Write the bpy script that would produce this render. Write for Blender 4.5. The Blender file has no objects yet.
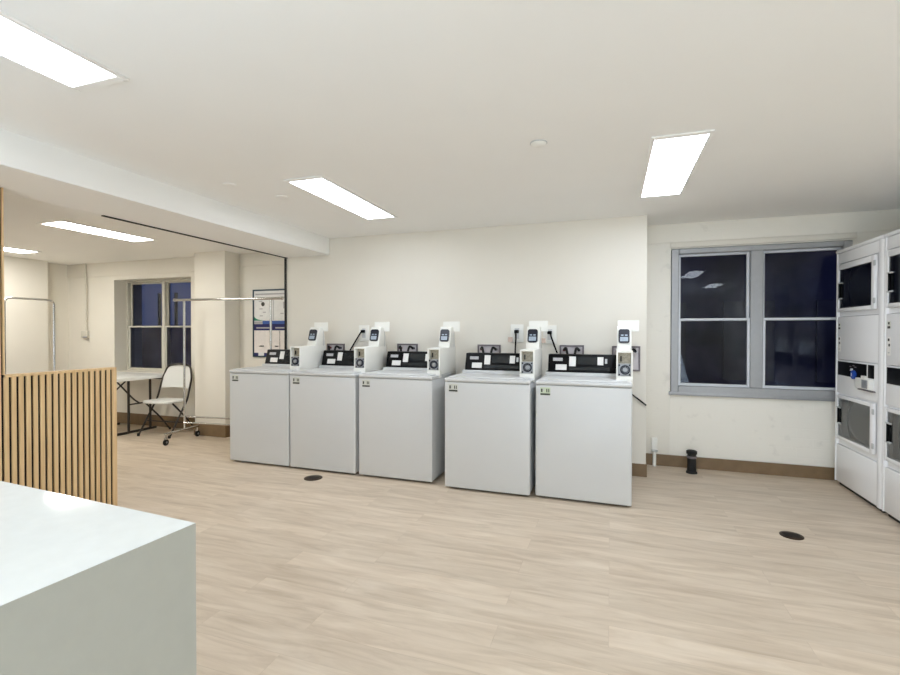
import bpy, bmesh, math, random
from mathutils import Vector, Matrix
R = math.radians
random.seed(4)
sc = bpy.context.scene
col = sc.collection

# ------------------------------------------------------------------ camera, world, exposure
cam_d = bpy.data.cameras.new('camera')
cam = bpy.data.objects.new('camera', cam_d)
col.objects.link(cam)
cam_d.sensor_width = 36.0
cam_d.lens = 469.98 / 900.0 * 36.0
cam_d.clip_start = 0.05
YAW, PITCH, ROLL, EYE = 0.32857, 0.010744, 0.0013, 1.26324
cam.matrix_world = (Matrix.Translation((0, 0, EYE)) @ Matrix.Rotation(YAW, 4, 'Z')
                    @ Matrix.Rotation(math.pi / 2 - PITCH, 4, 'X') @ Matrix.Rotation(ROLL, 4, 'Z'))
sc.camera = cam

world = bpy.data.worlds.new('night_sky')
sc.world = world
world.use_nodes = True
wb = world.node_tree.nodes['Background']
wb.inputs[0].default_value = (0.13, 0.18, 0.42, 1)
wb.inputs[1].default_value = 0.24

LAMP = 13.0            # ceiling panel brightness
ul = bpy.data.lights.new('ceiling_fill', 'AREA')      # added broad soft fill, thrown at the ceiling from behind the viewpoint
ul.shape = 'RECTANGLE'
ul.size, ul.size_y = 4.6, 2.3
ul.energy = 150
ul.color = (0.76, 0.96, 1.18)
ulo = bpy.data.objects.new('ceiling_fill', ul)
col.objects.link(ulo)
ulo.location = (-0.6, -2.9, 0.5)
ulo.rotation_euler = (math.pi + R(-24), 0, 0)
sc.view_settings.view_transform = 'Standard'
sc.view_settings.look = 'None'
sc.view_settings.exposure = 0.13
sc.view_settings.gamma = 1.0
sc.view_settings.use_curve_mapping = False
sc.cycles.max_bounces = 10
sc.cycles.diffuse_bounces = 7
sc.cycles.sample_clamp_indirect = 6.0
sc.cycles.caustics_reflective = False
sc.cycles.caustics_refractive = False


# ------------------------------------------------------------------ materials
def srgb(r, g, b):
    def f(c):
        c /= 255.0
        return c / 12.92 if c <= 0.04045 else ((c + 0.055) / 1.055) ** 2.4
    return (f(r), f(g), f(b), 1.0)


def new_mat(name):
    m = bpy.data.materials.new(name)
    m.use_nodes = True
    nt = m.node_tree
    return m, nt, nt.nodes['Principled BSDF']


def N(nt, kind, **kw):
    n = nt.nodes.new(kind)
    for k, v in kw.items():
        setattr(n, k, v)
    return n


def simple(name, rgb, rough=0.5, metal=0.0, spec=0.5, noise=0.04, scale=30.0, bump=0.0, coat=0.0):
    """Procedural principled material with a slight noise in colour and roughness."""
    m, nt, b = new_mat(name)
    c = srgb(*rgb)
    tc = N(nt, 'ShaderNodeTexCoord')
    nz = N(nt, 'ShaderNodeTexNoise')
    nz.inputs['Scale'].default_value = scale
    nz.inputs['Detail'].default_value = 4
    nt.links.new(tc.outputs['Object'], nz.inputs['Vector'])
    cr = N(nt, 'ShaderNodeValToRGB')
    cr.color_ramp.elements[0].position = 0.3
    cr.color_ramp.elements[1].position = 0.7
    cr.color_ramp.elements[0].color = tuple(x * (1 - noise) for x in c[:3]) + (1,)
    cr.color_ramp.elements[1].color = tuple(min(1, x * (1 + noise)) for x in c[:3]) + (1,)
    nt.links.new(nz.outputs['Fac'], cr.inputs['Fac'])
    nt.links.new(cr.outputs['Color'], b.inputs['Base Color'])
    b.inputs['Roughness'].default_value = rough
    b.inputs['Metallic'].default_value = metal
    b.inputs['Specular IOR Level'].default_value = spec
    b.inputs['Coat Weight'].default_value = coat
    if bump > 0:
        bp = N(nt, 'ShaderNodeBump')
        bp.inputs['Strength'].default_value = bump
        bp.inputs['Distance'].default_value = 0.004
        nt.links.new(nz.outputs['Fac'], bp.inputs['Height'])
        nt.links.new(bp.outputs['Normal'], b.inputs['Normal'])
    return m


def emitter(name, rgb, strength, glow=(0.88, 0.965, 1.09)):
    m, nt, b = new_mat(name)
    b.inputs['Base Color'].default_value = srgb(*rgb)
    b.inputs['Emission Color'].default_value = tuple(glow) + (1,)
    b.inputs['Emission Strength'].default_value = strength
    return m


def floor_mat():
    m, nt, b = new_mat('vinyl_plank')
    tc = N(nt, 'ShaderNodeTexCoord')
    br = N(nt, 'ShaderNodeTexBrick')
    br.offset = 0.37
    br.inputs['Scale'].default_value = 1.0
    br.inputs['Brick Width'].default_value = 1.22
    br.inputs['Row Height'].default_value = 0.152
    br.inputs['Mortar Size'].default_value = 0.0011
    br.inputs['Mortar Smooth'].default_value = 0.2
    br.inputs['Bias'].default_value = 0.0
    br.inputs['Color1'].default_value = (0, 0, 0, 1)
    br.inputs['Color2'].default_value = (1, 1, 1, 1)
    br.inputs['Mortar'].default_value = (0.5, 0.5, 0.5, 1)
    nt.links.new(tc.outputs['Object'], br.inputs['Vector'])
    # grain stretched along the plank, offset per plank
    mp = N(nt, 'ShaderNodeMapping')
    mp.inputs['Scale'].default_value = (1.5, 11.0, 1.0)
    nt.links.new(tc.outputs['Object'], mp.inputs['Vector'])
    add = N(nt, 'ShaderNodeVectorMath', operation='ADD')
    nt.links.new(mp.outputs['Vector'], add.inputs[0])
    mul = N(nt, 'ShaderNodeVectorMath', operation='SCALE')
    mul.inputs['Scale'].default_value = 7.0
    nt.links.new(br.outputs['Color'], mul.inputs[0])
    nt.links.new(mul.outputs['Vector'], add.inputs[1])
    n1 = N(nt, 'ShaderNodeTexNoise')
    n1.inputs['Scale'].default_value = 1.5
    n1.inputs['Detail'].default_value = 7
    n1.inputs['Roughness'].default_value = 0.62
    n1.inputs['Distortion'].default_value = 0.7
    nt.links.new(add.outputs['Vector'], n1.inputs['Vector'])
    cr = N(nt, 'ShaderNodeValToRGB')
    e = cr.color_ramp.elements
    e[0].position = 0.28
    e[0].color = srgb(183, 165, 144)
    e[1].position = 0.74
    e[1].color = srgb(217, 203, 185)
    e2 = cr.color_ramp.elements.new(0.5)
    e2.color = srgb(203, 187, 167)
    nt.links.new(n1.outputs['Fac'], cr.inputs['Fac'])
    # plank to plank tone
    cr2 = N(nt, 'ShaderNodeValToRGB')
    cr2.color_ramp.elements[0].color = (0.94, 0.935, 0.925, 1)
    cr2.color_ramp.elements[1].color = (1.04, 1.035, 1.03, 1)
    nt.links.new(br.outputs['Color'], cr2.inputs['Fac'])
    mx = N(nt, 'ShaderNodeMixRGB', blend_type='MULTIPLY')
    mx.inputs['Fac'].default_value = 1.0
    nt.links.new(cr.outputs['Color'], mx.inputs['Color1'])
    nt.links.new(cr2.outputs['Color'], mx.inputs['Color2'])
    sm = N(nt, 'ShaderNodeMixRGB', blend_type='MULTIPLY')
    nt.links.new(br.outputs['Fac'], sm.inputs['Fac'])
    nt.links.new(mx.outputs['Color'], sm.inputs['Color1'])
    sm.inputs['Color2'].default_value = (0.86, 0.84, 0.82, 1)
    nt.links.new(sm.outputs['Color'], b.inputs['Base Color'])
    b.inputs['Roughness'].default_value = 0.42
    b.inputs['Specular IOR Level'].default_value = 0.4
    bp = N(nt, 'ShaderNodeBump')
    bp.inputs['Strength'].default_value = 0.15
    bp.inputs['Distance'].default_value = 0.002
    nt.links.new(n1.outputs['Fac'], bp.inputs['Height'])
    nt.links.new(bp.outputs['Normal'], b.inputs['Normal'])
    return m


def brick_paint(name, rgb):
    """Cream painted brick and render: faint courses and pits under the paint."""
    m, nt, b = new_mat(name)
    tc = N(nt, 'ShaderNodeTexCoord')
    sx = N(nt, 'ShaderNodeSeparateXYZ')
    cx = N(nt, 'ShaderNodeCombineXYZ')
    nt.links.new(tc.outputs['Object'], sx.inputs[0])
    nt.links.new(sx.outputs['X'], cx.inputs['X'])
    nt.links.new(sx.outputs['Z'], cx.inputs['Y'])
    br = N(nt, 'ShaderNodeTexBrick')
    br.inputs['Scale'].default_value = 1.0
    br.inputs['Brick Width'].default_value = 0.24
    br.inputs['Row Height'].default_value = 0.085
    br.inputs['Mortar Size'].default_value = 0.006
    br.inputs['Mortar Smooth'].default_value = 0.9
    nt.links.new(cx.outputs[0], br.inputs['Vector'])
    nz = N(nt, 'ShaderNodeTexNoise')
    nz.inputs['Scale'].default_value = 14
    nz.inputs['Detail'].default_value = 6
    nt.links.new(tc.outputs['Object'], nz.inputs['Vector'])
    ma = N(nt, 'ShaderNodeMath', operation='MULTIPLY_ADD')
    ma.inputs[1].default_value = -0.5
    nt.links.new(br.outputs['Fac'], ma.inputs[0])
    nt.links.new(nz.outputs['Fac'], ma.inputs[2])
    bp = N(nt, 'ShaderNodeBump')
    bp.inputs['Strength'].default_value = 0.22
    bp.inputs['Distance'].default_value = 0.004
    nt.links.new(ma.outputs[0], bp.inputs['Height'])
    nt.links.new(bp.outputs['Normal'], b.inputs['Normal'])
    # scattered scuffs
    vo = N(nt, 'ShaderNodeTexNoise')
    vo.inputs['Scale'].default_value = 9
    vo.inputs['Detail'].default_value = 8
    nt.links.new(tc.outputs['Object'], vo.inputs['Vector'])
    cr = N(nt, 'ShaderNodeValToRGB')
    c = srgb(*rgb)
    cr.color_ramp.elements[0].position = 0.25
    cr.color_ramp.elements[0].color = tuple(x * 0.89 for x in c[:3]) + (1,)
    cr.color_ramp.elements[1].position = 0.38
    cr.color_ramp.elements[1].color = c
    nt.links.new(vo.outputs['Fac'], cr.inputs['Fac'])
    nt.links.new(cr.outputs['Color'], b.inputs['Base Color'])
    b.inputs['Roughness'].default_value = 0.6
    return m


def wood_mat(name, dark, light, axis=2):
    m, nt, b = new_mat(name)
    tc = N(nt, 'ShaderNodeTexCoord')
    mp = N(nt, 'ShaderNodeMapping')
    s = [38.0, 38.0, 38.0]
    s[axis] = 2.2
    mp.inputs['Scale'].default_value = s
    nt.links.new(tc.outputs['Object'], mp.inputs['Vector'])
    nz = N(nt, 'ShaderNodeTexNoise')
    nz.inputs['Scale'].default_value = 1.0
    nz.inputs['Detail'].default_value = 5
    nt.links.new(mp.outputs['Vector'], nz.inputs['Vector'])
    cr = N(nt, 'ShaderNodeValToRGB')
    cr.color_ramp.elements[0].position = 0.3
    cr.color_ramp.elements[1].position = 0.7
    cr.color_ramp.elements[0].color = srgb(*dark)
    cr.color_ramp.elements[1].color = srgb(*light)
    nt.links.new(nz.outputs['Fac'], cr.inputs['Fac'])
    nt.links.new(cr.outputs['Color'], b.inputs['Base Color'])
    b.inputs['Roughness'].default_value = 0.5
    return m


def glass_mat(name, tint, ior=1.3, rough=0.0):
    m, nt, b = new_mat(name)
    b.inputs['Base Color'].default_value = tint
    b.inputs['Transmission Weight'].default_value = 1.0
    b.inputs['IOR'].default_value = ior
    b.inputs['Roughness'].default_value = rough
    return m


def night_facade(name, a, c):
    m, nt, b = new_mat(name)
    tc = N(nt, 'ShaderNodeTexCoord')
    nz = N(nt, 'ShaderNodeTexNoise')
    nz.inputs['Scale'].default_value = 1.1
    nz.inputs['Detail'].default_value = 5
    nt.links.new(tc.outputs['Object'], nz.inputs['Vector'])
    cr = N(nt, 'ShaderNodeValToRGB')
    cr.color_ramp.elements[0].position = 0.35
    cr.color_ramp.elements[1].position = 0.65
    cr.color_ramp.elements[0].color = srgb(*a)
    cr.color_ramp.elements[1].color = srgb(*c)
    nt.links.new(nz.outputs['Fac'], cr.inputs['Fac'])
    nt.links.new(cr.outputs['Color'], b.inputs['Base Color'])
    b.inputs['Roughness'].default_value = 0.9
    return m


M = dict(
    wall=simple('cream_wall_paint', (229, 224, 213), 0.65, noise=0.012, scale=3, bump=0.03),
    brick=brick_paint('cream_painted_brick', (240, 236, 226)),
    ceil=simple('white_ceiling_paint', (246, 245, 242), 0.8, noise=0.008, scale=2),
    floor=floor_mat(),
    base=simple('brown_baseboard_vinyl', (124, 101, 73), 0.5, noise=0.1, scale=12),
    white=simple('white_enamel', (207, 208, 208), 0.34, noise=0.01, scale=5),
    white2=simple('white_plastic', (238, 237, 231), 0.35, noise=0.01, scale=8),
    dryer=simple('white_dryer_enamel', (244, 244, 245), 0.25, noise=0.01, scale=5),
    seam=simple('grey_seam', (120, 120, 122), 0.6),
    black=simple('black_plastic', (9, 9, 10), 0.45, spec=0.12, noise=0.2),
    blackm=simple('matte_black', (17, 16, 15), 0.65, noise=0.2),
    rubber=simple('black_rubber', (24, 23, 22), 0.8, noise=0.2),
    navy=simple('navy_black_casing', (22, 26, 40), 0.3, noise=0.1),
    screen=simple('grey_display', (165, 178, 192), 0.2, noise=0.05),
    lcd=simple('dark_display', (30, 34, 36), 0.15, noise=0.1),
    sticker=simple('white_sticker', (226, 224, 220), 0.5, noise=0.05, scale=120),
    logo=simple('grey_sticker', (178, 176, 178), 0.4, noise=0.2, scale=200),
    ink=simple('dark_ink', (58, 59, 54), 0.6),
    ink_green=simple('green_tinted_label', (196, 207, 180), 0.5, noise=0.03),
    label=simple('label_paper', (205, 206, 196), 0.5, noise=0.04),
    steel=simple('brushed_steel', (160, 162, 165), 0.4, 0.35, noise=0.08, scale=80),
    chrome=simple('chrome', (205, 204, 202), 0.16, 1.0, noise=0.02),
    alu=simple('aluminium_frame', (166, 167, 169), 0.45, 0.35, noise=0.03),
    sash=simple('pale_sash_paint', (214, 217, 222), 0.4, noise=0.02),
    cream=simple('cream_frame_paint', (206, 202, 190), 0.45, noise=0.03),
    recess=simple('tan_coin_cup', (176, 168, 150), 0.5, noise=0.25, scale=90),
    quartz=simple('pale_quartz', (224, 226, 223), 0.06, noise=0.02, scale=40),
    quartz_shaded=simple('shaded_quartz_panel', (162, 162, 153), 0.4, noise=0.02, scale=40),  # same stone as the countertop, with the side's shade put into the colour
    slat=wood_mat('oak_slat', (205, 170, 122), (232, 200, 154)),
    felt=simple('black_felt', (20, 15, 13), 0.95, noise=0.2),
    plastic=simple('white_moulded_plastic', (226, 226, 222), 0.45, noise=0.015, bump=0.05, scale=200),
    darksteel=simple('dark_powder_coated_steel', (52, 46, 42), 0.4, 0.4, noise=0.1),
    bluetag=simple('blue_tag', (38, 78, 170), 0.4),
    pinktag=simple('pale_pink_tag', (208, 186, 172), 0.6),
    boxgrey=simple('grey_box_trim', (112, 104, 108), 0.5, noise=0.1),
    boxin=simple('pale_box_lining', (206, 200, 202), 0.5, noise=0.03),
    red=simple('red_valve', (120, 40, 40), 0.4),
    drum=simple('dim_steel_drum', (128, 128, 130), 0.4, 0.4, noise=0.1),
    grey=simple('light_grey_plastic', (188, 190, 190), 0.4),
    teal=simple('poster_teal_frame', (38, 62, 78), 0.5),
    pnavy=simple('poster_navy', (36, 38, 96), 0.6),
    pblue=simple('poster_blue', (62, 96, 168), 0.6),
    pgreen=simple('poster_green', (60, 140, 112), 0.6),
    ppink=simple('poster_blush', (236, 229, 224), 0.6),
    pwhite=simple('poster_white', (232, 232, 230), 0.6),
    drain=simple('dark_bronze', (64, 48, 30), 0.5, 0.5, noise=0.2),
    lamp=emitter('lit_diffuser', (250, 250, 248), LAMP),
    lamp3=emitter('lit_diffuser_by_window', (250, 250, 248), LAMP * 1.4),
    lamp2=emitter('lit_diffuser_side_room', (250, 250, 248), LAMP * 2.05, (0.97, 0.955, 0.90)),
    pane=glass_mat('window_glass', (0.9, 0.93, 1.0, 1), 1.25),
    dglass=glass_mat('smoked_dryer_glass', (0.62, 0.63, 0.66, 1), 1.5),
    dglass2=glass_mat('grey_dryer_glass', (0.8, 0.81, 0.82, 1), 1.4),
    facade=night_facade('neighbouring_brick', (60, 52, 66), (100, 92, 116)),
    facade2=night_facade('neighbouring_render', (74, 66, 70), (116, 106, 112)),
    ground=simple('asphalt', (60, 60, 66), 0.9, noise=0.2, scale=6),
)


# ------------------------------------------------------------------ mesh building
class MB:
    def __init__(self, off=(0, 0, 0)):
        self.bm = bmesh.new()
        self.mats = []
        self.off = Vector(off)

    def _mi(self, m):
        if m is None:
            return 0
        if m not in self.mats:
            self.mats.append(m)
        return self.mats.index(m)

    def _add(self, tmp, m):
        i = self._mi(m)
        vm = {}
        for v in tmp.verts:
            vm[v] = self.bm.verts.new(v.co + self.off)
        for f in tmp.faces:
            try:
                nf = self.bm.faces.new([vm[v] for v in f.verts])
                nf.material_index = i
                nf.smooth = True
            except ValueError:
                pass
        tmp.free()
        return self

    def box(self, x0, x1, y0, y1, z0, z1, m=None, bev=0.0, seg=2, only=None):
        t = bmesh.new()
        bmesh.ops.create_cube(t, size=1.0)
        for v in t.verts:
            v.co = Vector(((x0 + x1) / 2 + v.co.x * (x1 - x0), (y0 + y1) / 2 + v.co.y * (y1 - y0), (z0 + z1) / 2 + v.co.z * (z1 - z0)))
        if bev > 0:
            es = t.edges[:]
            if only is not None:
                es = [e for e in es if abs((e.verts[0].co - e.verts[1].co).normalized()[only]) > 0.9]
            bmesh.ops.bevel(t, geom=es, offset=bev, segments=seg, profile=0.5, affect='EDGES', clamp_overlap=True)
        return self._add(t, m)

    def cyl(self, p0, p1, r, m=None, seg=20, r2=None, caps=True):
        t = bmesh.new()
        p0, p1 = Vector(p0), Vector(p1)
        d = p1 - p0
        bmesh.ops.create_cone(t, cap_ends=caps, segments=seg, radius1=r, radius2=r if r2 is None else r2, depth=d.length)
        q = Vector((0, 0, 1)).rotation_difference(d.normalized()).to_matrix().to_4x4()
        bmesh.ops.transform(t, matrix=Matrix.Translation((p0 + p1) / 2) @ q, verts=t.verts)
        return self._add(t, m)

    def tube(self, pts, r, m=None, seg=10, rad=0.0, closed=False):
        """Round bar along points; corners filleted by rad."""
        P = [Vector(p) for p in pts]
        if rad > 0:
            Q = [P[0]]
            for a, b, c in zip(P, P[1:], P[2:]):
                u, w = (a - b), (c - b)
                k = min(rad, u.length * 0.49, w.length * 0.49)
                s, e = b + u.normalized() * k, b + w.normalized() * k
                for i in range(7):
                    f = i / 6
                    Q.append((1 - f) ** 2 * s + 2 * f * (1 - f) * b + f * f * e)
            Q.append(P[-1])
            P = Q
        t = bmesh.new()
        rings = []
        up = None
        n = len(P)
        for i, p in enumerate(P):
            d = ((P[i + 1] - p) if i == 0 else (p - P[i - 1]) if i == n - 1 else (P[i + 1] - p).normalized() + (p - P[i - 1]).normalized()).normalized()
            if up is None:
                up = Vector((0, 0, 1)) if abs(d.z) < 0.9 else Vector((1, 0, 0))
            sx = d.cross(up).normalized()
            up = sx.cross(d).normalized()
            rings.append([t.verts.new(p + sx * math.cos(2 * math.pi * k / seg) * r + up * math.sin(2 * math.pi * k / seg) * r) for k in range(seg)])
        for a, b in zip(rings, rings[1:]):
            for k in range(seg):
                t.faces.new((a[k], a[(k + 1) % seg], b[(k + 1) % seg], b[k]))
        t.faces.new(rings[0][::-1])
        t.faces.new(rings[-1])
        bmesh.ops.recalc_face_normals(t, faces=t.faces)
        return self._add(t, m)

    def prism(self, poly, axis, a, b, m=None, bev=0.0, seg=2):
        """Polygon (u,v) pushed from a to b along axis (0: u=y v=z, 1: u=x v=z, 2: u=x v=y)."""
        t = bmesh.new()

        def P(u, v, w):
            return Vector((w, u, v)) if axis == 0 else Vector((u, w, v)) if axis == 1 else Vector((u, v, w))
        lo = [t.verts.new(P(u, v, a)) for u, v in poly]
        hi = [t.verts.new(P(u, v, b)) for u, v in poly]
        n = len(poly)
        t.faces.new(lo)
        t.faces.new(hi[::-1])
        for i in range(n):
            t.faces.new((lo[i], hi[i], hi[(i + 1) % n], lo[(i + 1) % n]))
        bmesh.ops.recalc_face_normals(t, faces=t.faces)
        if bev > 0:
            bmesh.ops.bevel(t, geom=t.edges[:], offset=bev, segments=seg, profile=0.5, affect='EDGES', clamp_overlap=True)
        return self._add(t, m)

    def lathe(self, prof, c, m=None, seg=28, axis=2):
        t = bmesh.new()
        rings = []
        for r, h in prof:
            ring = []
            for k in range(seg):
                a = 2 * math.pi * k / seg
                x, y = r * math.cos(a), r * math.sin(a)
                v = (x, y, h) if axis == 2 else (x, h, y) if axis == 1 else (h, x, y)
                ring.append(t.verts.new(Vector(v) + Vector(c)))
            rings.append(ring)
        for a, b in zip(rings, rings[1:]):
            for k in range(seg):
                t.faces.new((a[k], a[(k + 1) % seg], b[(k + 1) % seg], b[k]))
        t.faces.new(rings[0][::-1])
        t.faces.new(rings[-1])
        bmesh.ops.recalc_face_normals(t, faces=t.faces)
        return self._add(t, m)

    def build(self, name, mat=None, parent=None, loc=None, kind=None, label=None):
        if mat is not None and not self.mats:
            self.mats = [mat]
        me = bpy.data.meshes.new(name)
        self.bm.to_mesh(me)
        self.bm.free()
        for m in self.mats:
            me.materials.append(m)
        me.set_sharp_from_angle(angle=R(38))
        o = bpy.data.objects.new(name, me)
        col.objects.link(o)
        if parent:
            o.parent = parent
        if loc:
            o.location = loc
        if kind:
            o['kind'] = kind
        if label:
            o['label'] = label
        return o


def rrect(x0, x1, z0, z1, r, n=6):
    pts = []
    for cx, cz, a0 in ((x1 - r, z1 - r, 0), (x0 + r, z1 - r, 90), (x0 + r, z0 + r, 180), (x1 - r, z0 + r, 270)):
        for i in range(n + 1):
            a = R(a0 + 90 * i / n)
            pts.append((cx + r * math.cos(a), cz + r * math.sin(a)))
    return pts


def tag(o, label, cat, group=None):
    o['label'] = label
    o['category'] = cat
    if group:
        o['group'] = group
    return o


def empty(name, loc, rz=0.0):
    o = bpy.data.objects.new(name, None)
    col.objects.link(o)
    o.location = loc
    o.rotation_euler = (0, 0, rz)
    o.empty_display_size = 0.1
    return o


def kids(o):
    return [c for c in bpy.data.objects if c.parent == o]


def copy_tree(o, parent=None):
    c = o.copy()
    col.objects.link(c)
    c.parent = parent
    for ch in kids(o):
        copy_tree(ch, c)
    return c


def struct(name, mb, mat, label=None):
    return mb.build(name, mat, kind='structure', label=label)


# ------------------------------------------------------------------ the setting
CZ = 2.285          # main ceiling
SZ = 2.235          # side room ceiling
BZ = 2.103          # underside of beam and soffit
PY = 4.436          # partition wall face
WY = 4.880          # window wall face
SY = 4.690          # side room back wall face
LX, RX, FY = -7.47, 2.66, -4.4

struct('floor', MB().box(LX - .2, RX + .2, FY - .2, 5.1, -0.12, 0.0), M['floor'])
struct('ceiling', MB().box(-2.9, RX + .2, FY - .2, 5.1, CZ, CZ + .15), M['ceil'])
struct('trim_1', MB().box(-3.47, -2.9, FY - .2, PY, BZ, CZ + .15, bev=.004, seg=1), M['ceil'], 'white ceiling beam')
struct('ceiling.001', MB().box(LX - .2, -3.47, 2.40, 5.1, SZ, CZ + .15), M['ceil'], 'side room ceiling')
struct('ceiling.002', MB().box(LX - .2, -3.47, FY - .2, 2.40, BZ, CZ + .15), M['ceil'], 'lower soffit')
# dark sliding-partition track under the beam and the channel on the wall end
struct('trim_2', MB().box(-3.472, -3.448, 2.40, PY, BZ - .007, BZ), M['blackm'], 'dark track line under the beam')
struct('trim_3', MB().box(-3.484, -3.462, PY - .014, PY - .0005, 0.0, BZ - .008), M['blackm'], 'black vertical channel at the wall end')

struct('wall_partition', MB().box(-3.47, 0.30, PY, 5.1, 0, CZ), M['wall'])
# window wall with its opening
W1 = (0.540, 1.942, 0.705, 2.052)
wb_ = MB()
wb_.box(0.30, W1[0], WY, WY + .22, 0, CZ).box(W1[1], RX, WY, WY + .22, 0, CZ)
wb_.box(W1[0], W1[1], WY, WY + .22, 0, W1[2]).box(W1[0], W1[1], WY, WY + .22, W1[3], CZ)
struct('wall_back', wb_, M['brick'])
struct('trim_4', MB().box(0.535, 1.965, WY - .022, WY, 2.062, 2.112, bev=.004), M['wall'], 'cream lintel over the window')
struct('trim_5', MB().box(0.301, 0.535, WY - .012, WY, 0.10, 2.095, bev=.003).box(0.301, RX, WY - .016, WY, 2.113, CZ, bev=.002), M['brick'], 'cream rendered pier and band')
W2 = (-6.54, -5.15, 0.70, 1.985)
ws = MB()
ws.box(LX, W2[0], SY, SY + .41, 0, SZ).box(W2[1], -3.47, SY, SY + .41, 0, SZ)
ws.box(W2[0], W2[1], SY, SY + .41, 0, W2[2]).box(W2[0], W2[1], SY, SY + .41, W2[3], SZ)
struct('wall_side', ws, M['wall'])
struct('trim_6', MB().box(LX, -4.835, SY - .014, SY, 2.045, SZ, bev=.002).box(-4.33, -3.49, SY - .014, SY, 2.075, SZ, bev=.002), M['wall'], 'cream lintel band of the side room')
struct('wall_column', MB().box(-4.832, -4.358, 4.45, SY, 0, SZ, bev=.006, only=2), M['wall'])
struct('wall_left', MB().box(LX - .2, LX, FY, 5.1, 0, SZ).box(LX, LX + .16, FY, 4.33, 0, SZ), M['wall'])
struct('wall_right', MB().box(RX, RX + .2, FY, 5.1, 0, CZ), M['wall'])
struct('wall_front', MB().box(LX, RX, FY - .2, FY, 0, CZ), M['wall'])

bb = .112
struct('baseboard_partition', MB().box(-3.44, 0.308, PY - .009, PY, 0, bb).box(0.30, 0.309, PY, WY - .013, 0, bb), M['base'])
struct('baseboard_back', MB().box(0.31, RX, WY - .021, WY - .0125, 0, .108), M['base'])
struct('baseboard_side', MB().box(LX + .17, -4.845, SY - .01, SY, 0, .15).box(-4.33, -3.49, SY - .01, SY, 0, .15), M['base'])
struct('baseboard_column', MB().box(-4.842, -4.348, 4.44, 4.45, 0, .15).box(-4.358, -4.348, 4.45, SY - .011, 0, .15), M['base'])
struct('baseboard_left', MB().box(LX + .16, LX + .17, FY, 4.33, 0, .12), M['base'])
struct('baseboard_right', MB().box(RX - .01, RX, FY, WY - .022, 0, .11), M['base'])


def hung_window(name, X0, X1, Z0, Z1, Y, zmid, frame_m, sash_m, fw, mull, sash):
    """Two double hung sashes side by side; name carries kind structure."""
    root = empty(name, ((X0 + X1) / 2, Y, Z0))
    root['kind'] = 'structure'
    ox = -(X0 + X1) / 2
    f = MB((ox, 0, -Z0))
    xm = (X0 + X1) / 2
    f.box(X0, X0 + fw, -.025, .075, Z0, Z1, bev=.004, seg=1).box(X1 - fw, X1, -.025, .075, Z0, Z1, bev=.004, seg=1)
    f.box(X0 + fw, X1 - fw, -.025, .075, Z1 - fw * .75, Z1, bev=.004, seg=1)
    f.box(X0 + fw, X1 - fw, -.035, .075, Z0, Z0 + fw, bev=.004, seg=1)
    f.box(xm - mull / 2, xm + mull / 2, -.022, .075, Z0 + fw, Z1 - fw * .75, bev=.004, seg=1)
    f.build('window_frame', frame_m, root)
    for a, b in ((X0 + fw, xm - mull / 2), (xm + mull / 2, X1 - fw)):
        for lo, hi, y in ((Z0 + fw, zmid + .012, -.012), (zmid - .012, Z1 - fw * .75, .022)):
            s = MB((ox, 0, -Z0))
            for q in ((a, a + sash, lo, hi), (b - sash, b, lo, hi)):
                s.box(q[0], q[1], y, y + .03, q[2], q[3], bev=.002, seg=1)
            s.box(a + sash, b - sash, y, y + .03, lo, lo + sash * 1.15, bev=.002, seg=1)
            s.box(a + sash, b - sash, y, y + .03, hi - sash * 1.0, hi, bev=.002, seg=1)
            so = s.build('sash', sash_m, root)
            p = MB((ox, 0, -Z0))
            p.box(a + sash * .8, b - sash * .8, y + .012, y + .016, lo + sash * .8, hi - sash * .8)
            p.build('pane', M['pane'], so)
    return root


hung_window('window_1', W1[0] + .004, W1[1] - .004, W1[2], W1[3] - .004, WY + .012, 1.385, M['alu'], M['sash'], .062, .098, .022)
s1 = MB().box(W1[0] - .015, W1[1] + .015, WY - .026, WY - .0005, W1[2] - .028, W1[2] + .004, bev=.004)
struct('window_1_sill', s1, M['alu'], 'grey metal window sill').name = 'trim_7'
hung_window('window_2', W2[0], W2[1], W2[2] + .004, W2[3], SY + .20, 1.338, M['cream'], M['cream'], .03, .05, .02)
struct('trim_8', MB().box(W2[0] + .002, W2[1] - .002, SY - .02, SY + .165, W2[2] - .0, W2[2] + .02, bev=.004), M['wall'], 'pale window ledge')

# night outside both windows: ground and the facade across the lane
struct('ground', MB().box(-14, 8, 5.35, 16, -3.2, -3.0), M['ground'], 'dark lane outside')
fa = empty('neighbouring_building', (-1, 11, -3.0))
tag(fa, 'dark building across the lane seen through the night windows', 'building')
fm = MB((1, -11, 3.0))
fm.box(-10, 8, 11, 11.4, -3.0, 3.6)
fm.build('facade', M['facade'], fa)
for i, x in enumerate((-9.4, -7.6, -5.6, .6, 2.2, 3.8)):
    MB((1, -11, 3.0)).box(x, x + .9, 10.93, 11.0, .3, 1.9, M['facade2'], bev=.01).build('window_surround', None, fa)


MB((1, -11, 3.0)).box(-24, -10.6, 11, 12.5, -3.0, 1.42).build('low_wing', M['facade'], fa)
for x in (-13.6, -12.9):
    MB((1, -11, 3.0)).cyl((x, 11.2, 1.40), (x, 11.2, 2.5), .05, seg=10).build('flue', M['blackm'], fa)

# ------------------------------------------------------------------ ceiling lights
def make_light():
    r = empty('ceiling_light', (0, 0, 0))
    f = MB()
    for q in ((-.148, -.127, -.585, .585), (.127, .148, -.585, .585), (-.127, .127, -.585, -.545), (-.127, .127, .545, .585)):
        f.box(q[0], q[1], q[2], q[3], -.010, 0.0, bev=.003, seg=1)
    f.build('frame', M['ceil'], r)
    MB().box(-.127, .127, -.545, .545, -.008, -.001).build('diffuser', M['lamp'], r)
    return r


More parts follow.
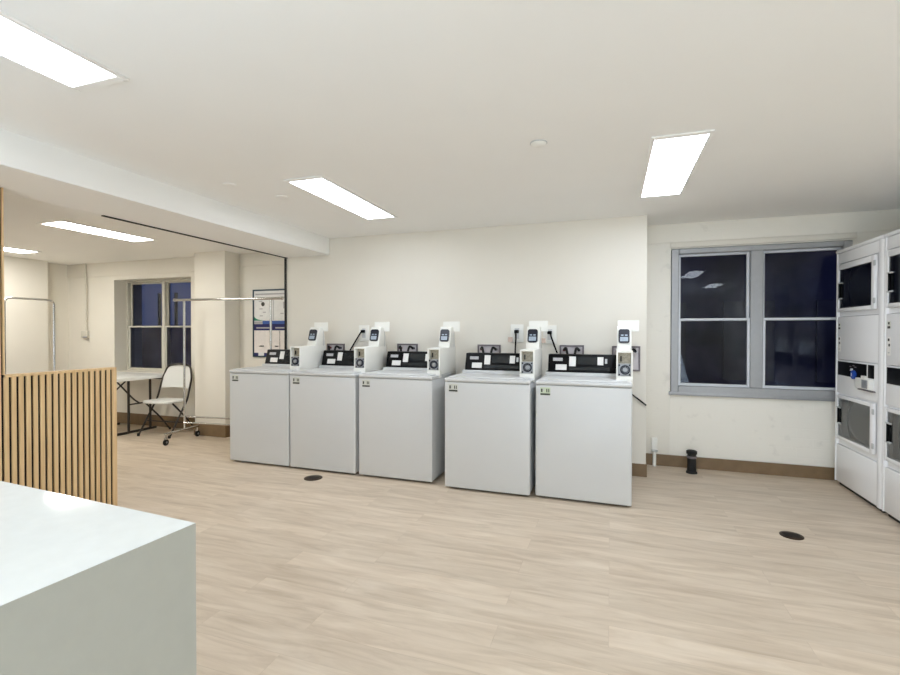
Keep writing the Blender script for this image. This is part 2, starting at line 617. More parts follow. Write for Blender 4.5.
LIGHTS = [
    (-1.93, 3.21, CZ, 'lit flat ceiling panel in front of the plain wall, above the middle washers'),
    (0.345, 3.25, CZ, 'lit flat ceiling panel in front of the dark window and dryers'),
    (-1.985, 0.80, CZ, 'lit flat ceiling panel above the white counter, cut by the left picture edge'),
    (-4.665, 3.23, SZ, 'lit flat ceiling panel in the side room, nearer the beam'),
    (-6.68, 3.34, SZ, 'lit flat ceiling panel in the side room above the chrome arch, by the slatted post'),
    (1.35, 0.70, CZ, 'lit flat ceiling panel added for fill out of view overhead, to the right of the viewpoint'),  # unseen panel, added to brighten the dryers and window wall
    (2.1, -1.6, CZ, 'lit flat ceiling panel added for fill behind the viewpoint, by the right wall'),  # this and the next two are unseen panels added for brightness
    (-1.965, -1.6, CZ, 'lit flat ceiling panel added for fill behind the viewpoint, on the counter side'),
    (0.345, -1.6, CZ, 'lit flat ceiling panel added for fill behind the viewpoint, on the dryer side'),
]
proto = make_light()
for i, (x, y, z, lab) in enumerate(LIGHTS):
    o = proto if i == 0 else copy_tree(proto)
    o.location = (x, y, z)
    if z == SZ:
        o.scale = (1.1, .79, 1)
    tag(o, lab, 'ceiling light', 'flat ceiling light panels')
    if (x, y) == (0.345, 3.25):
        for c_ in kids(o):
            if c_.name.startswith('diffuser'):
                c_.data = c_.data.copy()
                c_.data.materials[0] = M['lamp3']
    if z == SZ:                                   # the side room's own panels are brighter
        for c_ in kids(o):
            if c_.name.startswith('diffuser'):
                c_.data = c_.data.copy()
                c_.data.materials[0] = M['lamp2']

# ------------------------------------------------------------------ slatted wood screen
sc_r = empty('slatted_screen', (-3.37, 1.7, 0))
tag(sc_r, 'oak slatted half wall over black backing, behind the white counter', 'screen')
SX = -3.344
bk = MB((3.37, -1.7, 0))
bk.box(-3.404, SX - .012, 1.757, 2.40, 0, .995)
bk.box(-3.404, SX - .012, 0.65, 1.757, 0, BZ - .002)
bk.build('backing', M['felt'], sc_r)
pitch = .0370
y = 2.405
i = 0
while y > 0.68:
    top = 1.0 if y - .0235 > 1.745 else BZ - .003
    MB((3.37, -1.7, 0)).box(SX - .012, SX, y - .0235, y, 0.0, top - .004, bev=.0015, seg=1).build('slat', M['slat'], sc_r)
    y -= pitch
MB((3.37, -1.7, 0)).box(-3.406, SX + .001, 1.758, 2.412, .996, 1.012, bev=.002, seg=1).build('cap_rail', M['slat'], sc_r)
MB((3.37, -1.7, 0)).box(-3.405, SX, 2.401, 2.414, 0, .995, bev=.002, seg=1).build('end_board', M['slat'], sc_r)
MB((3.37, -1.7, 0)).box(-3.406, SX + .002, 1.748, 1.757, 1.012, BZ - .002, bev=.002, seg=1).build('end_board', M['slat'], sc_r)

# ------------------------------------------------------------------ counter
ct = empty('service_counter', (-.540, .498, 0), R(-3.5))
tag(ct, 'pale polished stone counter with waterfall end in the near left corner', 'counter')
# local frame at the far right corner of the top: x to the right, y into the room
MB().prism([(-1.7, .965), (-.035, .965), (-.0002, 1.0), (-1.7, 1.0)], 1, -1.2, 0).build('countertop', M['quartz'], ct)
MB().prism([(-.0205, 0), (0, 0), (0, .9998), (-.0205, .979)], 1, -1.2, 0).build('end_panel', M['quartz_shaded'], ct)
MB().box(-1.69, -.0207, -1.16, -.02, 0.0, .9645, bev=.002).build('base_cabinet', M['quartz_shaded'], ct)


# ------------------------------------------------------------------ washing machines
def make_washer():
    """Local frame: x 0 .. .69 along the front, y 0 front .. .64 back, z up."""
    r = empty('washing_machine', (0, 0, 0))
    w = .69
    c = MB()
    c.box(.004, w - .004, .028, .66, .022, .868, bev=.012, only=2)
    for s in (0, 1):                                  # pressed ribs on both sides
        x = .004 if s == 0 else w - .004
        for yy in (.36, .43, .50, .57):
            c.box(x - .003, x + .003, yy, yy + .028, .12, .80, bev=.0025, seg=1)
    c.build('cabinet', M['white'], r)
    MB().box(0, w, 0, .03, .016, .866, bev=.012, seg=3).build('front_panel', M['white'], r)
    MB().box(.03, w - .03, .03, .62, .006, .028).build('kick_base', M['blackm'], r)
    for x in (.06, w - .06):
        for yy in (.07, .58):
            MB().lathe([(.022, 0), (.024, .003), (.024, .008), (.012, .012), (.012, .03)], (x, yy, 0), seg=14).build('foot', M['rubber'], r)
    t = MB()
    t.box(.0, w, -.004, .66, .869, .897, bev=.009, seg=3)
    t.box(.012, w - .012, .438, .655, .890, .929, bev=.007, seg=3)
    t.build('top_deck', M['white'], r)
    l = MB()
    l.box(.03, w - .03, .012, .40, .897, .908, bev=.006, seg=3)
    lid = l.build('lid', M['white'], r)
    MB().box(.09, .17, .016, .030, .9075, .911, bev=.0015, seg=1).build('lid_notice', M['label'], lid)
    # console
    k = MB()
    k.prism([(.455, .930), (.63, .930), (.63, 1.06), (.60, 1.078), (.505, 1.078), (.463, .936)], 0, .030, .585, bev=.004)
    con = k.build('control_console', M['black'], r)
    # stickers laid on the sloped face
    p0, p1 = Vector((0, .463, .936)), Vector((0, .505, 1.078))
    up = (p1 - p0).normalized()
    nrm = Vector((0, -up.z, up.y))

    def on_face(name, u0, u1, v0, v1, m, lab=None, th=.0022):
        b = bmesh.new()
        bmesh.ops.create_cube(b, size=1)
        for v in b.verts:
            u = .030 + (u0 if v.co.x < 0 else u1)
            q = p0 + up * (v0 if v.co.z < 0 else v1) + nrm * (th if v.co.y < 0 else -.001)
            v.co = Vector((u, q.y, q.z))
        mb = MB()
        mb._add(b, m)
        return mb.build(name, None, con, label=lab)
    on_face('maker_plate', .040, .120, .090, .117, M['logo'], 'grey plate')
    on_face('notice_sticker', .064, .155, .012, .060, M['sticker'], 'wide white sticker')
    on_face('price_sticker', .175, .229, .046, .130, M['sticker'], 'upright white sticker')
    on_face('display', .246, .398, .062, .128, M['lcd'], 'dark display')
    on_face('cycle_sticker', .403, .450, .060, .128, M['sticker'], 'small white sticker')
    on_face('indicator_strip', .462, .480, .074, .114, M['grey'], 'pale strip')
    on_face('button_row', .175, .500, .012, .042, M['lcd'], 'dark row of keys')
    MB().box(-.004, .05, .62, .66, .897, .925, M['blackm'], bev=.004).build('hose_end', None, con)

    # coin meter tower
    x0, x1 = .580, .697
    m_ = MB()
    side = [(.165, .872), (.60, .900), (.605, 1.105), (.585, 1.127), (.175, 1.127), (.165, 1.118)]
    # base with a real recess for the coin cup, built from slabs
    m_.box(x0, x0 + .012, .165, .60, .898, 1.127, bev=.003)
    m_.box(x1 - .012, x1, .165, .60, .898, 1.127, bev=.003)
    m_.box(x0 + .012, x1 - .012, .165, .60, 1.112, 1.127, bev=.002)
    m_.box(x0 + .012, x1 - .012, .215, .60, .898, 1.112)
    m_.box(x0, x1, .160, .216, .872, .935, bev=.004)
    up_poly = [(.425, 1.125), (.600, 1.125), (.560, 1.312), (.500, 1.316), (.478, 1.305)]
    m_.prism(up_poly, 0, x0 + .004, x1 - .002, bev=.005)
    met = m_.build('coin_meter', M['white2'], r)
    MB().box(x0 + .012, x1 - .012, .213, .216, 1.03, 1.112).build('coin_cup', M['recess'], met)
    MB().box(x0 + .030, x0 + .038, .200, .2125, 1.045, 1.085, bev=.001, seg=1).build('coin_slot', M['blackm'], met)
    s = MB()
    s.box(x0 + .012, x1 - .012, .168, .215, .937, 1.028, M['steel'], bev=.002)
    s.lathe([(.036, .168), (.036, .160), (.026, .159), (.026, .168)], ((x0 + x1) / 2 + .004, 0, .985), M['navy'], axis=1)
    s.lathe([(.017, .168), (.017, .154), (.012, .153)], ((x0 + x1) / 2 + .004, 0, .985), M['steel'], axis=1)
    for xx in (x0 + .022, x1 - .022):
        for zz in (.948, 1.018):
            s.lathe([(.006, .168), (.006, .163)], (xx, 0, zz), M['blackm'], axis=1, seg=10)
    s.build('coin_slide', None, met)
    # card reader on the sloped face of the upper part
    a, b = Vector((0, .425, 1.125)), Vector((0, .478, 1.305))
    upv = (b - a).normalized()
    nv = Vector((0, -upv.z, upv.y))

    def plate(u0, u1, v0, v1, rad, th0, th1, m):
        pts = rrect(u0, u1, v0, v1, rad)
        bm2 = bmesh.new()
        lo, hi = [], []
        for u, v in pts:
            q = a + upv * v
            lo.append(bm2.verts.new(Vector((u, 0, 0)) + q + nv * th0))
            hi.append(bm2.verts.new(Vector((u, 0, 0)) + q + nv * th1))
        bm2.faces.new(lo)
        bm2.faces.new(hi)
        n_ = len(pts)
        for i_ in range(n_):
            bm2.faces.new((lo[i_], hi[i_], hi[(i_ + 1) % n_], lo[(i_ + 1) % n_]))
        bmesh.ops.recalc_face_normals(bm2, faces=bm2.faces)
        q2 = MB()
        q2._add(bm2, m)
        return q2
    cx = (x0 + x1) / 2
    q = plate(cx - .042, cx + .042, .055, .170, .018, -.002, .014, M['navy'])
    for uv in ((-.030, .030, .068, .104, .003, .0138, .0152, M['screen']), (-.024, -.004, .114, .124, .002, .0138, .0152, M['screen']), (.006, .026, .114, .124, .002, .0138, .0152, M['screen'])):
        z = plate(cx + uv[0], cx + uv[1], uv[2], uv[3], uv[4], uv[5], uv[6], uv[7])
        tmp = bpy.data.meshes.new('t')
        mi = q._mi(uv[7])
        off = {}
        for v in z.bm.verts:
            off[v] = q.bm.verts.new(v.co)
        for f in z.bm.faces:
            nf = q.bm.faces.new([off[v] for v in f.verts])
            nf.material_index = mi
        z.bm.free()
        bpy.data.meshes.remove(tmp)
    q.build('card_reader', None, met, label='black card reader with pale display')
    # white plate on a rod behind the reader
    g = MB()
    g.box(x0 + .010, x0 + .175, .545, .549, 1.272, 1.366, bev=.0015, seg=1)
    g.build('sign_plate', M['white2'], met)
    MB().cyl((x1 - .004, .553, 1.12), (x1 - .004, .553, 1.36), .004, seg=8).build('rod', M['grey'], met)
    # number sticker on the front
    n = MB()
    n.box(.036, .112, -.0012, .0, .788, .848, M['label'])
    n.box(.038, .110, -.0020, -.0010, .790, .803, M['ink'])
    n.box(.042, .054, -.0020, -.0010, .812, .838, M['ink'])
    n.box(.058, .066, -.0020, -.0010, .818, .838, M['grey'])
    n.box(.082, .090, -.0020, -.0010, .812, .838, M['ink'])
    n.box(.097, .104, -.0020, -.0010, .812, .838, M['ink'])
    n.build('number_sticker', None, r, label='number label with dark bar')
    return r


WX = [-3.511, -2.806, -2.083, -1.265, -.538]
WY_ = [3.636, 3.632, 3.632, 3.575, 3.60]
WR = [0, 0, 0, 0, -.012]
WLAB = ['white top loading washer at the far left end of the row, below the poster',
        'white top loading washer second from the left, with a floor drain before it',
        'white top loading washer in the middle of the row of five',
        'white top loading washer second from the right, between the widest gap and the end machine',
        'white top loading washer at the right end of the row, nearest the window']
wproto = make_washer()
for i in range(5):
    o = wproto if i == 0 else copy_tree(wproto)
    o.location = (WX[i], WY_[i], 0)
    o.rotation_euler = (0, 0, WR[i])
    tag(o, WLAB[i], 'washing machine', 'top loading washers along the wall')
# the end machine's number label is tinted green
for o in [c for c in bpy.data.objects if c.parent and c.parent.name == 'washing_machine.004' and c.name.startswith('number_sticker')]:
    o.data = o.data.copy()
    o.data.materials[0] = M['ink_green']
    o['label'] = 'green tinted number label with dark bar'


# ------------------------------------------------------------------ washer outlet boxes, sockets and cords on the wall
def outlet_box(label, x0, x1, z0, z1):
    r = empty('water_outlet_box', ((x0 + x1) / 2, PY, z0))
    tag(r, label, 'outlet box', 'water outlet boxes on the wall')
    o = (-(x0 + x1) / 2, 0, -z0)
    f = MB(o)
    t = .014
    f.box(x0, x0 + t, -.018, -.0005, z0, z1).box(x1 - t, x1, -.018, -.0005, z0, z1)
    f.box(x0 + t, x1 - t, -.018, -.0005, z1 - t, z1).box(x0 + t, x1 - t, -.018, -.0005, z0, z0 + t)
    f.build('frame', M['boxgrey'], r)
    MB(o).box(x0 + t, x1 - t, -.006, -.0005, z0 + t, z1 - t).build('back_plate', M['boxin'], r)
    for k, xx in enumerate((x0 + .042, x1 - .042)):
        v = MB(o)
        v.cyl((xx, -.005, z1 - .045), (xx, -.045, z1 - .045), .012, M['red'] if k == 0 else M['navy'], seg=14)
        vo = v.build('valve', None, r)
        MB(o).tube([(xx, -.045, z1 - .040), (xx + (.02 if k == 0 else -.02), -.075, z1 - .02), (xx + (.035 if k == 0 else -.035), -.085, z1 - .08), (xx + (.035 if k == 0 else -.035), -.07, z0 - .02)], .011, M['rubber'], rad=.03).build('hose', None, vo)
    return r


outlet_box('grey water box above the console of the washer second from left', -2.926, -2.712, .93, 1.140)
outlet_box('grey water box above the console of the middle washer', -2.083, -1.858, .93, 1.147)
outlet_box('grey water box above the console of the washer second from right', -1.223, -.996, .93, 1.146)
outlet_box('grey water box behind the console of the end washer, left of the two there', -.440, -.225, .93, 1.149)
outlet_box('pale water box behind the end washer card reader, nearest the wall corner', .015, .249, .925, 1.145)


def socket(label, x, z, dx, low, tagged):
    r = empty('wall_socket', (x, PY, z))
    tag(r, label, 'socket', 'power sockets behind the washers')
    MB().box(-.062, .062, -.010, -.0005, -.085, .085, bev=.004).build('cover_plate', M['white2'], r)
    MB().box(-.022, .022, -.013, -.0095, -.05, .05, bev=.002).build('outlet_insert', M['white'], r)
    c = empty('power_cord', (x, PY - .014, z))
    tag(c, label.replace('white power socket', 'black power plug and cord'), 'power cord', 'black cords plugged in behind the washers')
    MB().box(-.020, .020, -.036, 0.0, .003, .034, bev=.007, seg=3).build('plug', M['black'], c)
    MB().tube([(-.012 if dx < 0 else .012, -.03, .015), (dx * .18, -.034, -.012), (dx, -.026, low)], .0075, M['black'], rad=.015).build('cord', None, c)
    if tagged:
        MB().box(-.080, -.035, -.03, -.028, -.080, -.035, bev=.001, seg=1).build('hang_tag', M['pinktag'], c)


socket('white power socket by the card reader of the washer second from left', -2.475, 1.255, -.16, -.20, False)
socket('white power socket left of the card reader of the washer second from right', -.838, 1.255, -.012, -.20, True)
socket('white power socket right of the card reader of the washer second from right', -.530, 1.245, .07, -.17, True)
cb = empty('loose_cord', (.192, PY - .02, .714))
tag(cb, 'short dark cord slanting down the wall beside the end washer', 'cord')
MB().tube([(-.06, -.01, .05), (0, 0, 0), (.06, 0, -.045), (.108, .0, -.083)], .007, M['rubber'], rad=.02).build('cord', None, cb)


# ------------------------------------------------------------------ stacked dryers
def make_dryer():
    """Local frame: x 0 .. .715 along the front, y 0 front .. .76 back."""
    r = empty('stacked_dryer', (0, 0, 0))
    w = .715
    c = MB()
    c.box(0, .02, .035, .76, .02, 1.920).box(w - .02, w, .035, .76, .02, 1.920)
    c.box(.02, w - .02, .74, .76, .02, 1.920)
    for z in (.02, .80, 1.02, 1.885):
        c.box(.02, w - .02, .05, .74, z, z + .03)
    # rounded front stile on the right and narrow one on the left
    c.box(.655, w, .0, .06, .03, 1.920, bev=.014, seg=3, only=2)
    c.box(.0, .022, .0, .06, .03, 1.920, bev=.006, seg=2, only=2)
    c.build('cabinet', M['dryer'], r)
    MB().box(-.004, w + .002, -.004, .76, 1.921, 1.950, bev=.010, seg=3).build('top_cap', M['dryer'], r)
    MB().box(.02, w - .03, .03, .7, .0, .019).build('kick_base', M['blackm'], r)
    f = [('header_panel', 1.834, 1.919), ('middle_panel', 1.046, 1.394), ('control_fascia', .772, 1.042), ('lower_panel', .032, .340)]
    for nm, z0, z1 in f:
        MB().box(.022, .655, .004, .045, z0, z1, bev=.005).build(nm, M['dryer'], r)
    # surrounds behind doors
    for z0, z1, g0, g1, gm, up in ((1.398, 1.831, 1.466, 1.780, M['dglass'], True), (.344, .769, .420, .727, M['dglass2'], False)):
        s = MB()
        s.box(.022, .092, .02, .045, z0, z1).box(.560, .655, .02, .045, z0, z1)
        s.box(.092, .560, .02, .045, z0, g0).box(.092, .560, .02, .045, g1, z1)
        s.build('door_surround', M['dryer'], r)
        cz = (g0 + g1) / 2
        dr = MB()
        prof = []
        n_ = 36
        t = bmesh.new()
        ring = []
        for yy, rad in ((.045, .205), (.06, .21), (.065, .27), (.60, .27), (.62, .10)):
            ring.append([t.verts.new((.326 + rad * math.cos(2 * math.pi * k / n_), yy, cz + rad * math.sin(2 * math.pi * k / n_) * (1 if rad > .22 else .74))) for k in range(n_)])
        for a_, b_ in zip(ring, ring[1:]):
            for k in range(n_):
                t.faces.new((a_[k], a_[(k + 1) % n_], b_[(k + 1) % n_], b_[k]))
        t.faces.new(ring[-1])
        dr._add(t, M['drum'])
        dr.build('drum', None, r)
        d = MB()
        x0, x1 = .034, .618
        a0, a1 = (1.436, 1.826) if up else (.390, .757)
        gx0, gx1 = .064, .572
        d.box(x0, gx0, -.007, .016, a0, a1, bev=.006).box(gx1, x1, -.007, .016, a0, a1, bev=.006)
        d.box(gx0 - .006, gx1 + .006, -.007, .016, a0, g0, bev=.006).box(gx0 - .006, gx1 + .006, -.007, .016, g1, a1, bev=.006)
        do = d.build('door', M['dryer'], r)
        MB().box(gx0, gx1, .000, .005, g0, g1).build('door_glass', gm, do)
        h = MB()
        hz0, hz1 = (1.550, 1.665) if up else (cz - .045, cz + .072)
        h.box(.068, .116, -.004, -.0005, hz0, hz1, M['black'], bev=.003)
        h.box(.056, .122, -.012, -.0005, hz1, hz1 + .012, M['grey'], bev=.003)
        h.box(.056, .122, -.012, -.0005, hz0 - .012, hz0, M['grey'], bev=.003)
        h.box(.074, .088, -.014, -.004, hz0 - .004, hz1 + .004, M['black'], bev=.004)
        h.build('handle', None, do)
        for zz in (a0 + .06, a1 - .06):
            MB().box(x1 - .012, x1 + .010, -.011, -.002, zz - .02, zz + .02, bev=.003).build('hinge', M['grey'], do)
    # stickers on the middle panel
    st = MB()
    st.box(.044, .080, .0022, .0045, 1.292, 1.345, M['label'])
    st.box(.046, .078, .0014, .0024, 1.294, 1.310, M['ink'])
    st.box(.052, .070, .0014, .0024, 1.322, 1.338, M['ink'])
    st.build('number_sticker', None, r, label='number label with dark bar')
    s2 = MB()
    s2.box(.046, .084, .0022, .0045, 1.110, 1.235, M['sticker'])
    s2.box(.052, .072, .0014, .0024, 1.208, 1.226, M['ink'])
    s2.box(.060, .078, .0014, .0024, 1.172, 1.190, M['ink'])
    s2.box(.054, .074, .0014, .0024, 1.125, 1.135, M['grey'])
    s2.build('caution_sticker', None, r)
    p = MB()
    p.box(.050, .503, -.002, .005, .918, 1.030, bev=.002)
    pan = p.build('control_panel', M['black'], r)
    k = MB()
    for xx, zz in ((.255, .995), (.255, .965), (.305, 1.005), (.335, .995)):
        k.box(xx, xx + .03, -.004, -.0015, zz, zz + .008)
    k.build('panel_marks', M['boxgrey'], pan)
    MB().box(.530, .607, -.002, .005, .932, 1.030, bev=.002).build('card_panel', M['black'], r)
    cb_ = MB()
    cb_.box(.395, .600, -.024, .005, .848, .925, M['white2'], bev=.005)
    cb_.box(.470, .530, -.020, .005, .920, .945, M['white2'], bev=.004)
    cb_.box(.500, .580, -.027, -.023, .856, .918, M['steel'], bev=.0015)
    cb_.box(.440, .640, -.026, -.001, .838, .845, M['boxgrey'], bev=.001, seg=1)
    cb_.build('coin_box', None, r)
    return r


d1 = make_dryer()
d1.location = (1.793, 4.785, 0)
d1.rotation_euler = (0, 0, R(-90))
tag(d1, 'white stacked double dryer beside the window, blue tag on its panel', 'dryer', 'stacked dryers on the right')
d2 = copy_tree(d1)
d2.location = (1.793, 4.055, 0)
tag(d2, 'white stacked double dryer at the right picture edge, nearer than the other', 'dryer', 'stacked dryers on the right')
bt = MB()
bt.lathe([(.034, .0), (.034, -.012), (.028, -.014), (.012, -.0145)], (.335, -.004, .940), M['bluetag'], axis=1)
bt.box(.321, .331, -.0195, -.018, .930, .952, M['sticker']).box(.301, .313, -.016, -.004, .970, .986, M['sticker'])
bt.build('blue_tag', None, d1, label='round blue tag')


# ------------------------------------------------------------------ garment racks
def caster(mb_parent, p, name='caster'):
    c = MB()
    c.cyl((p[0], p[1], .085), (p[0], p[1], .115), .009, M['chrome'], seg=10)
    c.box(p[0] - .016, p[0] + .016, p[1] - .014, p[1] + .014, .068, .086, M['chrome'], bev=.003)
    co = c.build(name, None, mb_parent)
    w = MB()
    w.lathe([(.010, -.011), (.030, -.011), (.036, -.006), (.036, .006), (.030, .011), (.010, .011)], (p[0], p[1], .0365), M['rubber'], seg=24, axis=1 if name == 'caster_turned' else 0)
    w.lathe([(.012, -.013), (.012, .013)], (p[0], p[1], .0365), M['steel'], seg=14, axis=0)
    w.build('wheel', None, co)


g = empty('garment_rack', (-4.705, 4.19, 0), R(6))
tag(g, 'chrome wheeled garment rack with one high rail in front of the column', 'garment rack')
L = 1.135
for x in (0, L):
    MB().tube([(x, 0, .13), (x, 0, 1.625)], .0125, M['chrome']).build('upright', None, g)
    f = MB()
    f.box(x - .016, x + .016, -.285, .215, .112, .138, bev=.005)
    f.build('foot_bar', M['chrome'], g)
    for yy in (-.272, .200):
        caster(g, (x, yy))
MB().tube([(-.125, 0, 1.638), (L + .14, 0, 1.638)], .0145, M['chrome'], seg=14).build('hanging_rail', None, g)
for x in (-.125, L + .14):
    MB().lathe([(.006, -.012), (.019, -.010), (.021, 0), (.019, .010), (.006, .012)], (x, 0, 1.640), M['chrome'], axis=0, seg=16).build('end_cap', None, g)
MB().tube([(0, .012, .275), (L, .012, .275)], .0095, M['chrome']).build('bottom_rail', None, g)
MB().tube([(0, -.012, .208), (L, -.012, .208)], .0095, M['chrome']).build('bottom_rail', None, g)

a = empty('garment_rack', (-6.6, 3.72, 0))
tag(a, 'chrome round cornered arch rack standing behind the slatted screen', 'garment rack')
MB().tube([(0, -.255, .13), (0, -.255, 1.66), (0, .255, 1.66), (0, .255, .13)], .0125, M['chrome'], rad=.07).build('arch', None, a)
MB().tube([(0, -.255, .22), (0, .255, .22)], .010, M['chrome']).build('bottom_rail', None, a)
for yy in (-.255, .255):
    MB().box(-.155, .155, yy - .014, yy + .014, .112, .136, bev=.005).build('foot_bar', M['chrome'], a)
    for xx in (-.14, .14):
        caster(a, (xx, yy))

# ------------------------------------------------------------------ folding table
TX0, TX1, TY0, TY1, TZ = -6.42, -5.46, 3.88, 4.66, .715
tb = empty('folding_table', ((TX0 + TX1) / 2, (TY0 + TY1) / 2, 0))
tag(tb, 'white plastic folding table on dark legs beneath the side room window', 'table')
o_ = (-(TX0 + TX1) / 2, -(TY0 + TY1) / 2, 0)
t = MB(o_)
t.prism(rrect(TX0, TX1, TY0, TY1, .05), 2, TZ - .040, TZ, bev=.006, seg=2)
t.build('tabletop', M['plastic'], tb)
MB(o_).box(TX0 + .08, TX1 - .08, TY0 + .07, TY0 + .09, TZ - .065, TZ - .04).box(TX0 + .08, TX1 - .08, TY1 - .09, TY1 - .07, TZ - .065, TZ - .04).build('under_frame', M['darksteel'], tb)
for X in (-5.66, -6.33):
    y0, y1 = 4.23, 4.52
    for yy in (y0, y1):
        MB(o_).tube([(X, yy, .03), (X, yy, TZ - .045)], .0145, M['darksteel']).build('leg', None, tb)
    MB(o_).tube([(X, TY0 + .12, .016), (X, TY1 - .06, .016)], .0155, M['darksteel']).build('foot_bar', None, tb)
    sg = -1 if X > -6.2 else 1
    MB(o_).tube([(X, (y0 + y1) / 2, .36), (X + sg * .10, (y0 + y1) / 2, .40), (X + sg * .46, (y0 + y1) / 2, TZ - .06)], .010, M['darksteel'], rad=.05).build('brace', None, tb)
    MB(o_).tube([(X, y0, .36), (X, y1, .36)], .009, M['darksteel']).build('cross_bar', None, tb)

# ------------------------------------------------------------------ folding chair
ch = empty('folding_chair', (-5.195, 4.375, 0), R(3))
tag(ch, 'white plastic folding chair on dark steel legs at the table end', 'chair')
hw = .235
fr = MB()
fr.tube([(-hw, -.19, .012), (-hw, .075, .43), (-hw + .01, .155, .70), (-hw + .06, .185, .835), (0, .193, .862), (hw - .06, .185, .835), (hw - .01, .155, .70), (hw, .075, .43), (hw, -.19, .012)], .0115, M['darksteel'], rad=.05)
fr.tube([(-hw, -.09, .173), (hw, -.09, .173)], .007, M['darksteel'])
fr.build('front_frame', None, ch)
for s in (-1, 1):
    x = s * (hw - .024)
    MB().tube([(x, -.12, .400), (x, .09, .19), (x, .235, .012)], .0105, M['darksteel'], rad=.08).build('rear_leg', None, ch)
    MB().lathe([(.014, 0), (.016, .01), (.014, .035)], (s * hw, -.192, 0), M['rubber'], seg=12).build('foot_cap', None, ch)
    MB().lathe([(.013, 0), (.015, .01), (.013, .03)], (x, .238, 0), M['rubber'], seg=12).build('foot_cap', None, ch)
MB().tube([(-hw + .024, .155, .12), (hw - .024, .155, .12)], .007, M['darksteel']).build('rear_rung', None, ch)
se = MB()
se.prism(rrect(-.205, .205, -.205, .150, .085, 8), 2, .400, .428, bev=.009, seg=3)
se.build('seat', M['plastic'], ch)
# curved backrest
bm = bmesh.new()
nx, nz = 18, 10
grid = {}
for side in (0, 1):
    for i in range(nx + 1):
        for j in range(nz + 1):
            u = -1 + 2 * i / nx
            v = j / nz
            z0 = .552 + .012 * (1 - u * u)
            z1 = .715 + .145 * math.sqrt(max(0, 1 - abs(u) ** 2.4))
            z = z0 + (z1 - z0) * v
            yb = .135 + (z - .585) * .21 + .028 * (1 - u * u) + (.011 if side else -.004) - .006
            grid[side, i, j] = bm.verts.new((u * .222, yb, z))
for i in range(nx):
    for j in range(nz):
        bm.faces.new([grid[0, a_, b_] for a_, b_ in ((i, j), (i + 1, j), (i + 1, j + 1), (i, j + 1))])
        bm.faces.new([grid[1, a_, b_] for a_, b_ in ((i, j), (i, j + 1), (i + 1, j + 1), (i + 1, j))])
for i in range(nx):
    bm.faces.new((grid[0, i, 0], grid[1, i, 0], grid[1, i + 1, 0], grid[0, i + 1, 0]))
    bm.faces.new((grid[0, i, nz], grid[0, i + 1, nz], grid[1, i + 1, nz], grid[1, i, nz]))
for j in range(nz):
    bm.faces.new((grid[0, 0, j], grid[0, 0, j + 1], grid[1, 0, j + 1], grid[1, 0, j]))
    bm.faces.new((grid[0, nx, j], grid[1, nx, j], grid[1, nx, j + 1], grid[0, nx, j + 1]))
bmesh.ops.recalc_face_normals(bm, faces=bm.faces)
bk = MB()
bk._add(bm, M['plastic'])
bk.build('backrest', None, ch)

# ------------------------------------------------------------------ poster
po = empty('poster', (-3.90, SY, 1.37))
tag(po, 'framed notice poster with navy band on the side wall left of the washers', 'poster')
PX0, PX1, PZ0, PZ1 = -4.150, -3.62, .960, 1.782
oo = (3.90, 0, -1.37)
f = MB(oo)
t_ = .016
f.box(PX0, PX0 + t_, -.016, -.0005, PZ0, PZ1).box(PX1 - t_, PX1, -.016, -.0005, PZ0, PZ1)
f.box(PX0 + t_, PX1 - t_, -.016, -.0005, PZ1 - t_, PZ1).box(PX0 + t_, PX1 - t_, -.016, -.0005, PZ0, PZ0 + t_)
f.build('frame', M['teal'], po)


def pz(v):
    return PZ1 - (v - 70) * (PZ1 - PZ0) / 510


def px(u):
    return PX0 + (u - 62) * .0021


s = MB(oo)
s.box(PX0 + t_, PX1 - t_, -.008, -.0006, PZ0 + t_, PZ1 - t_, M['pwhite'])
yf, yb = -.0092, -.0078


def gr(u0, u1, v0, v1, m, d=0):
    s.box(px(u0), min(px(u1), PX1 - t_), yf - d, yb, pz(v1), pz(v0), m)


gr(70, 330, 380, 548, M['ppink'])
gr(70, 330, 128, 136, M['logo'])
gr(80, 290, 100, 110, M['logo'])
gr(70, 330, 330, 378, M['pnavy'])
gr(130, 330, 306, 330, M['pblue'])
gr(70, 130, 310, 328, M['logo'])
gr(86, 180, 354, 364, M['logo'], .001)
gr(220, 290, 354, 364, M['logo'], .001)
gr(70, 330, 548, 572, M['pnavy'])
gr(100, 140, 545, 570, M['pwhite'], .001)
gr(106, 138, 492, 502, M['ink'])
gr(216, 240, 492, 502, M['ink'])
gr(248, 252, 380, 548, M['ink'])
gr(205, 209, 136, 300, M['logo'])
for u, v in ((105, 155), (108, 212), (110, 265), (132, 238), (255, 248)):
    gr(u, u + 22, v, v + 7, M['logo'])
gr(274, 284, 165, 215, M['logo'])
s.lathe([(.026, yf), (.026, yb)], (px(133), 0, pz(180)), M['ink'], axis=1)
# green sweep in the lower left of the top half
arc = [(px(70), pz(305)), (px(150), pz(305))] + [(px(150 - 80 * math.sin(R(9 * k))), pz(268 + 36 * math.cos(R(9 * k)))) for k in range(0, 11)]
s.prism([(u, v) for u, v in arc], 1, yf, yb, M['pgreen'])
s.build('printed_sheet', None, po)

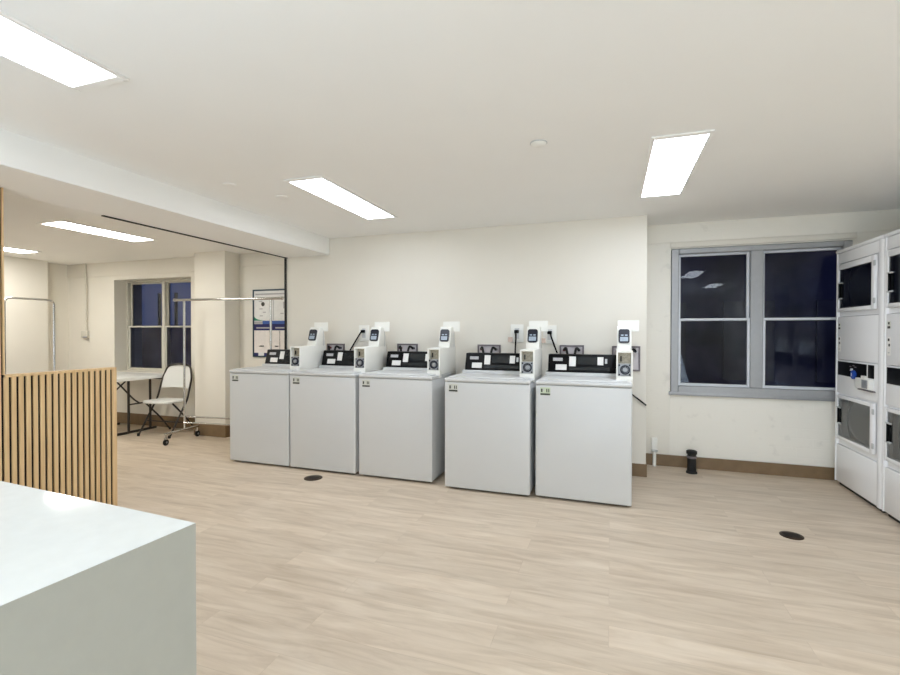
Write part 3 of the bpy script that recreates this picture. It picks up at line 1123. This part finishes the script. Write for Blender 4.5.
# ------------------------------------------------------------------ small fittings
sd = empty('smoke_detector', (-.37, 2.56, CZ))
tag(sd, 'small white round smoke detector on the ceiling left of the window panel light', 'smoke detector')
MB().lathe([(.042, -.001), (.042, -.007), (.037, -.012), (.024, -.017), (.01, -.018)], (0, 0, 0), M['white2']).build('cover', None, sd)
MB().lathe([(.046, 0), (.046, -.004), (.041, -.005)], (0, 0, 0), M['grey']).build('base_ring', None, sd)
for (x, y, lab) in ((-2.50, 2.60, 'flat white sprinkler cover on the ceiling near the beam, farther from the washers'),
                    (-2.345, 2.955, 'flat white sprinkler cover on the ceiling near the beam, closer to the washers')):
    q = MB()
    q.lathe([(.045, 0), (.045, -.004), (.042, -.006), (.01, -.006)], (0, 0, 0), M['ceil'])
    o = q.build('sprinkler_cover', None, loc=(x, y, CZ))
    tag(o, lab, 'sprinkler', 'sprinkler covers')

for (x, y, lab) in ((-2.43, 3.46, 'round bronze floor drain cover in front of the washers'), (1.075, 3.445, 'round bronze floor drain cover out on the floor before the dryers')):
    r = empty('floor_drain', (x, y, 0))
    tag(r, lab, 'drain', 'round floor drains')
    k_ = .078 if x < 0 else .064
    MB().lathe([(k_, 0), (k_, .003), (k_ - .008, .005), (.01, .005)], (0, 0, 0), M['drain'], seg=36).build('cover', None, r)
    k = MB()
    for i in range(5):
        k.box(-.045, .045, -.032 + i * .014, -.026 + i * .014, .0048, .006)
    k.build('grate', M['blackm'], r)

st = empty('standpipe', (.402, WY - .045, 0))
tag(st, 'short white pipe stub with grey coupling against the window wall', 'pipe')
MB().cyl((0, 0, 0), (0, 0, .145), .016, M['white2']).build('pipe', None, st)
MB().lathe([(.024, .135), (.030, .138), (.030, .150), (.022, .154)], (0, 0, 0), M['grey']).build('coupling', None, st)
MB().box(-.026, .026, -.008, .030, .154, .265, M['white2'], bev=.006).build('valve_body', None, st)

fp = empty('floor_connector', (.70, 4.70, 0))
tag(fp, 'black capped floor fitting standing upright below the window', 'floor fitting')
MB().lathe([(.046, 0), (.046, .012), (.038, .02), (.036, .17), (.042, .172)], (0, 0, 0), M['blackm']).build('body', None, fp)
MB().lathe([(.042, .172), (.044, .176), (.044, .198), (.036, .204), (.01, .205)], (0, 0, 0), M['rubber']).build('cap', None, fp)
MB().lathe([(.0385, .135), (.0405, .138), (.0405, .152), (.0385, .155)], (0, 0, 0), M['boxgrey']).build('band', None, fp)

sw = empty('wall_switch_box', (-7.09, SY, 1.235))
tag(sw, 'small pale switch box at the foot of a surface conduit in the side room', 'switch')
MB().box(-.055, .055, -.045, -.0005, -.05, .045, bev=.006).build('box', M['cream'], sw)
MB().box(-.01, .065, -.052, -.04, -.055, -.03, bev=.003).build('rocker', M['logo'], sw)
MB().cyl((.03, -.03, .04), (.03, -.03, SZ - 1.236), .010, M['cream'], seg=12).build('conduit', None, sw)
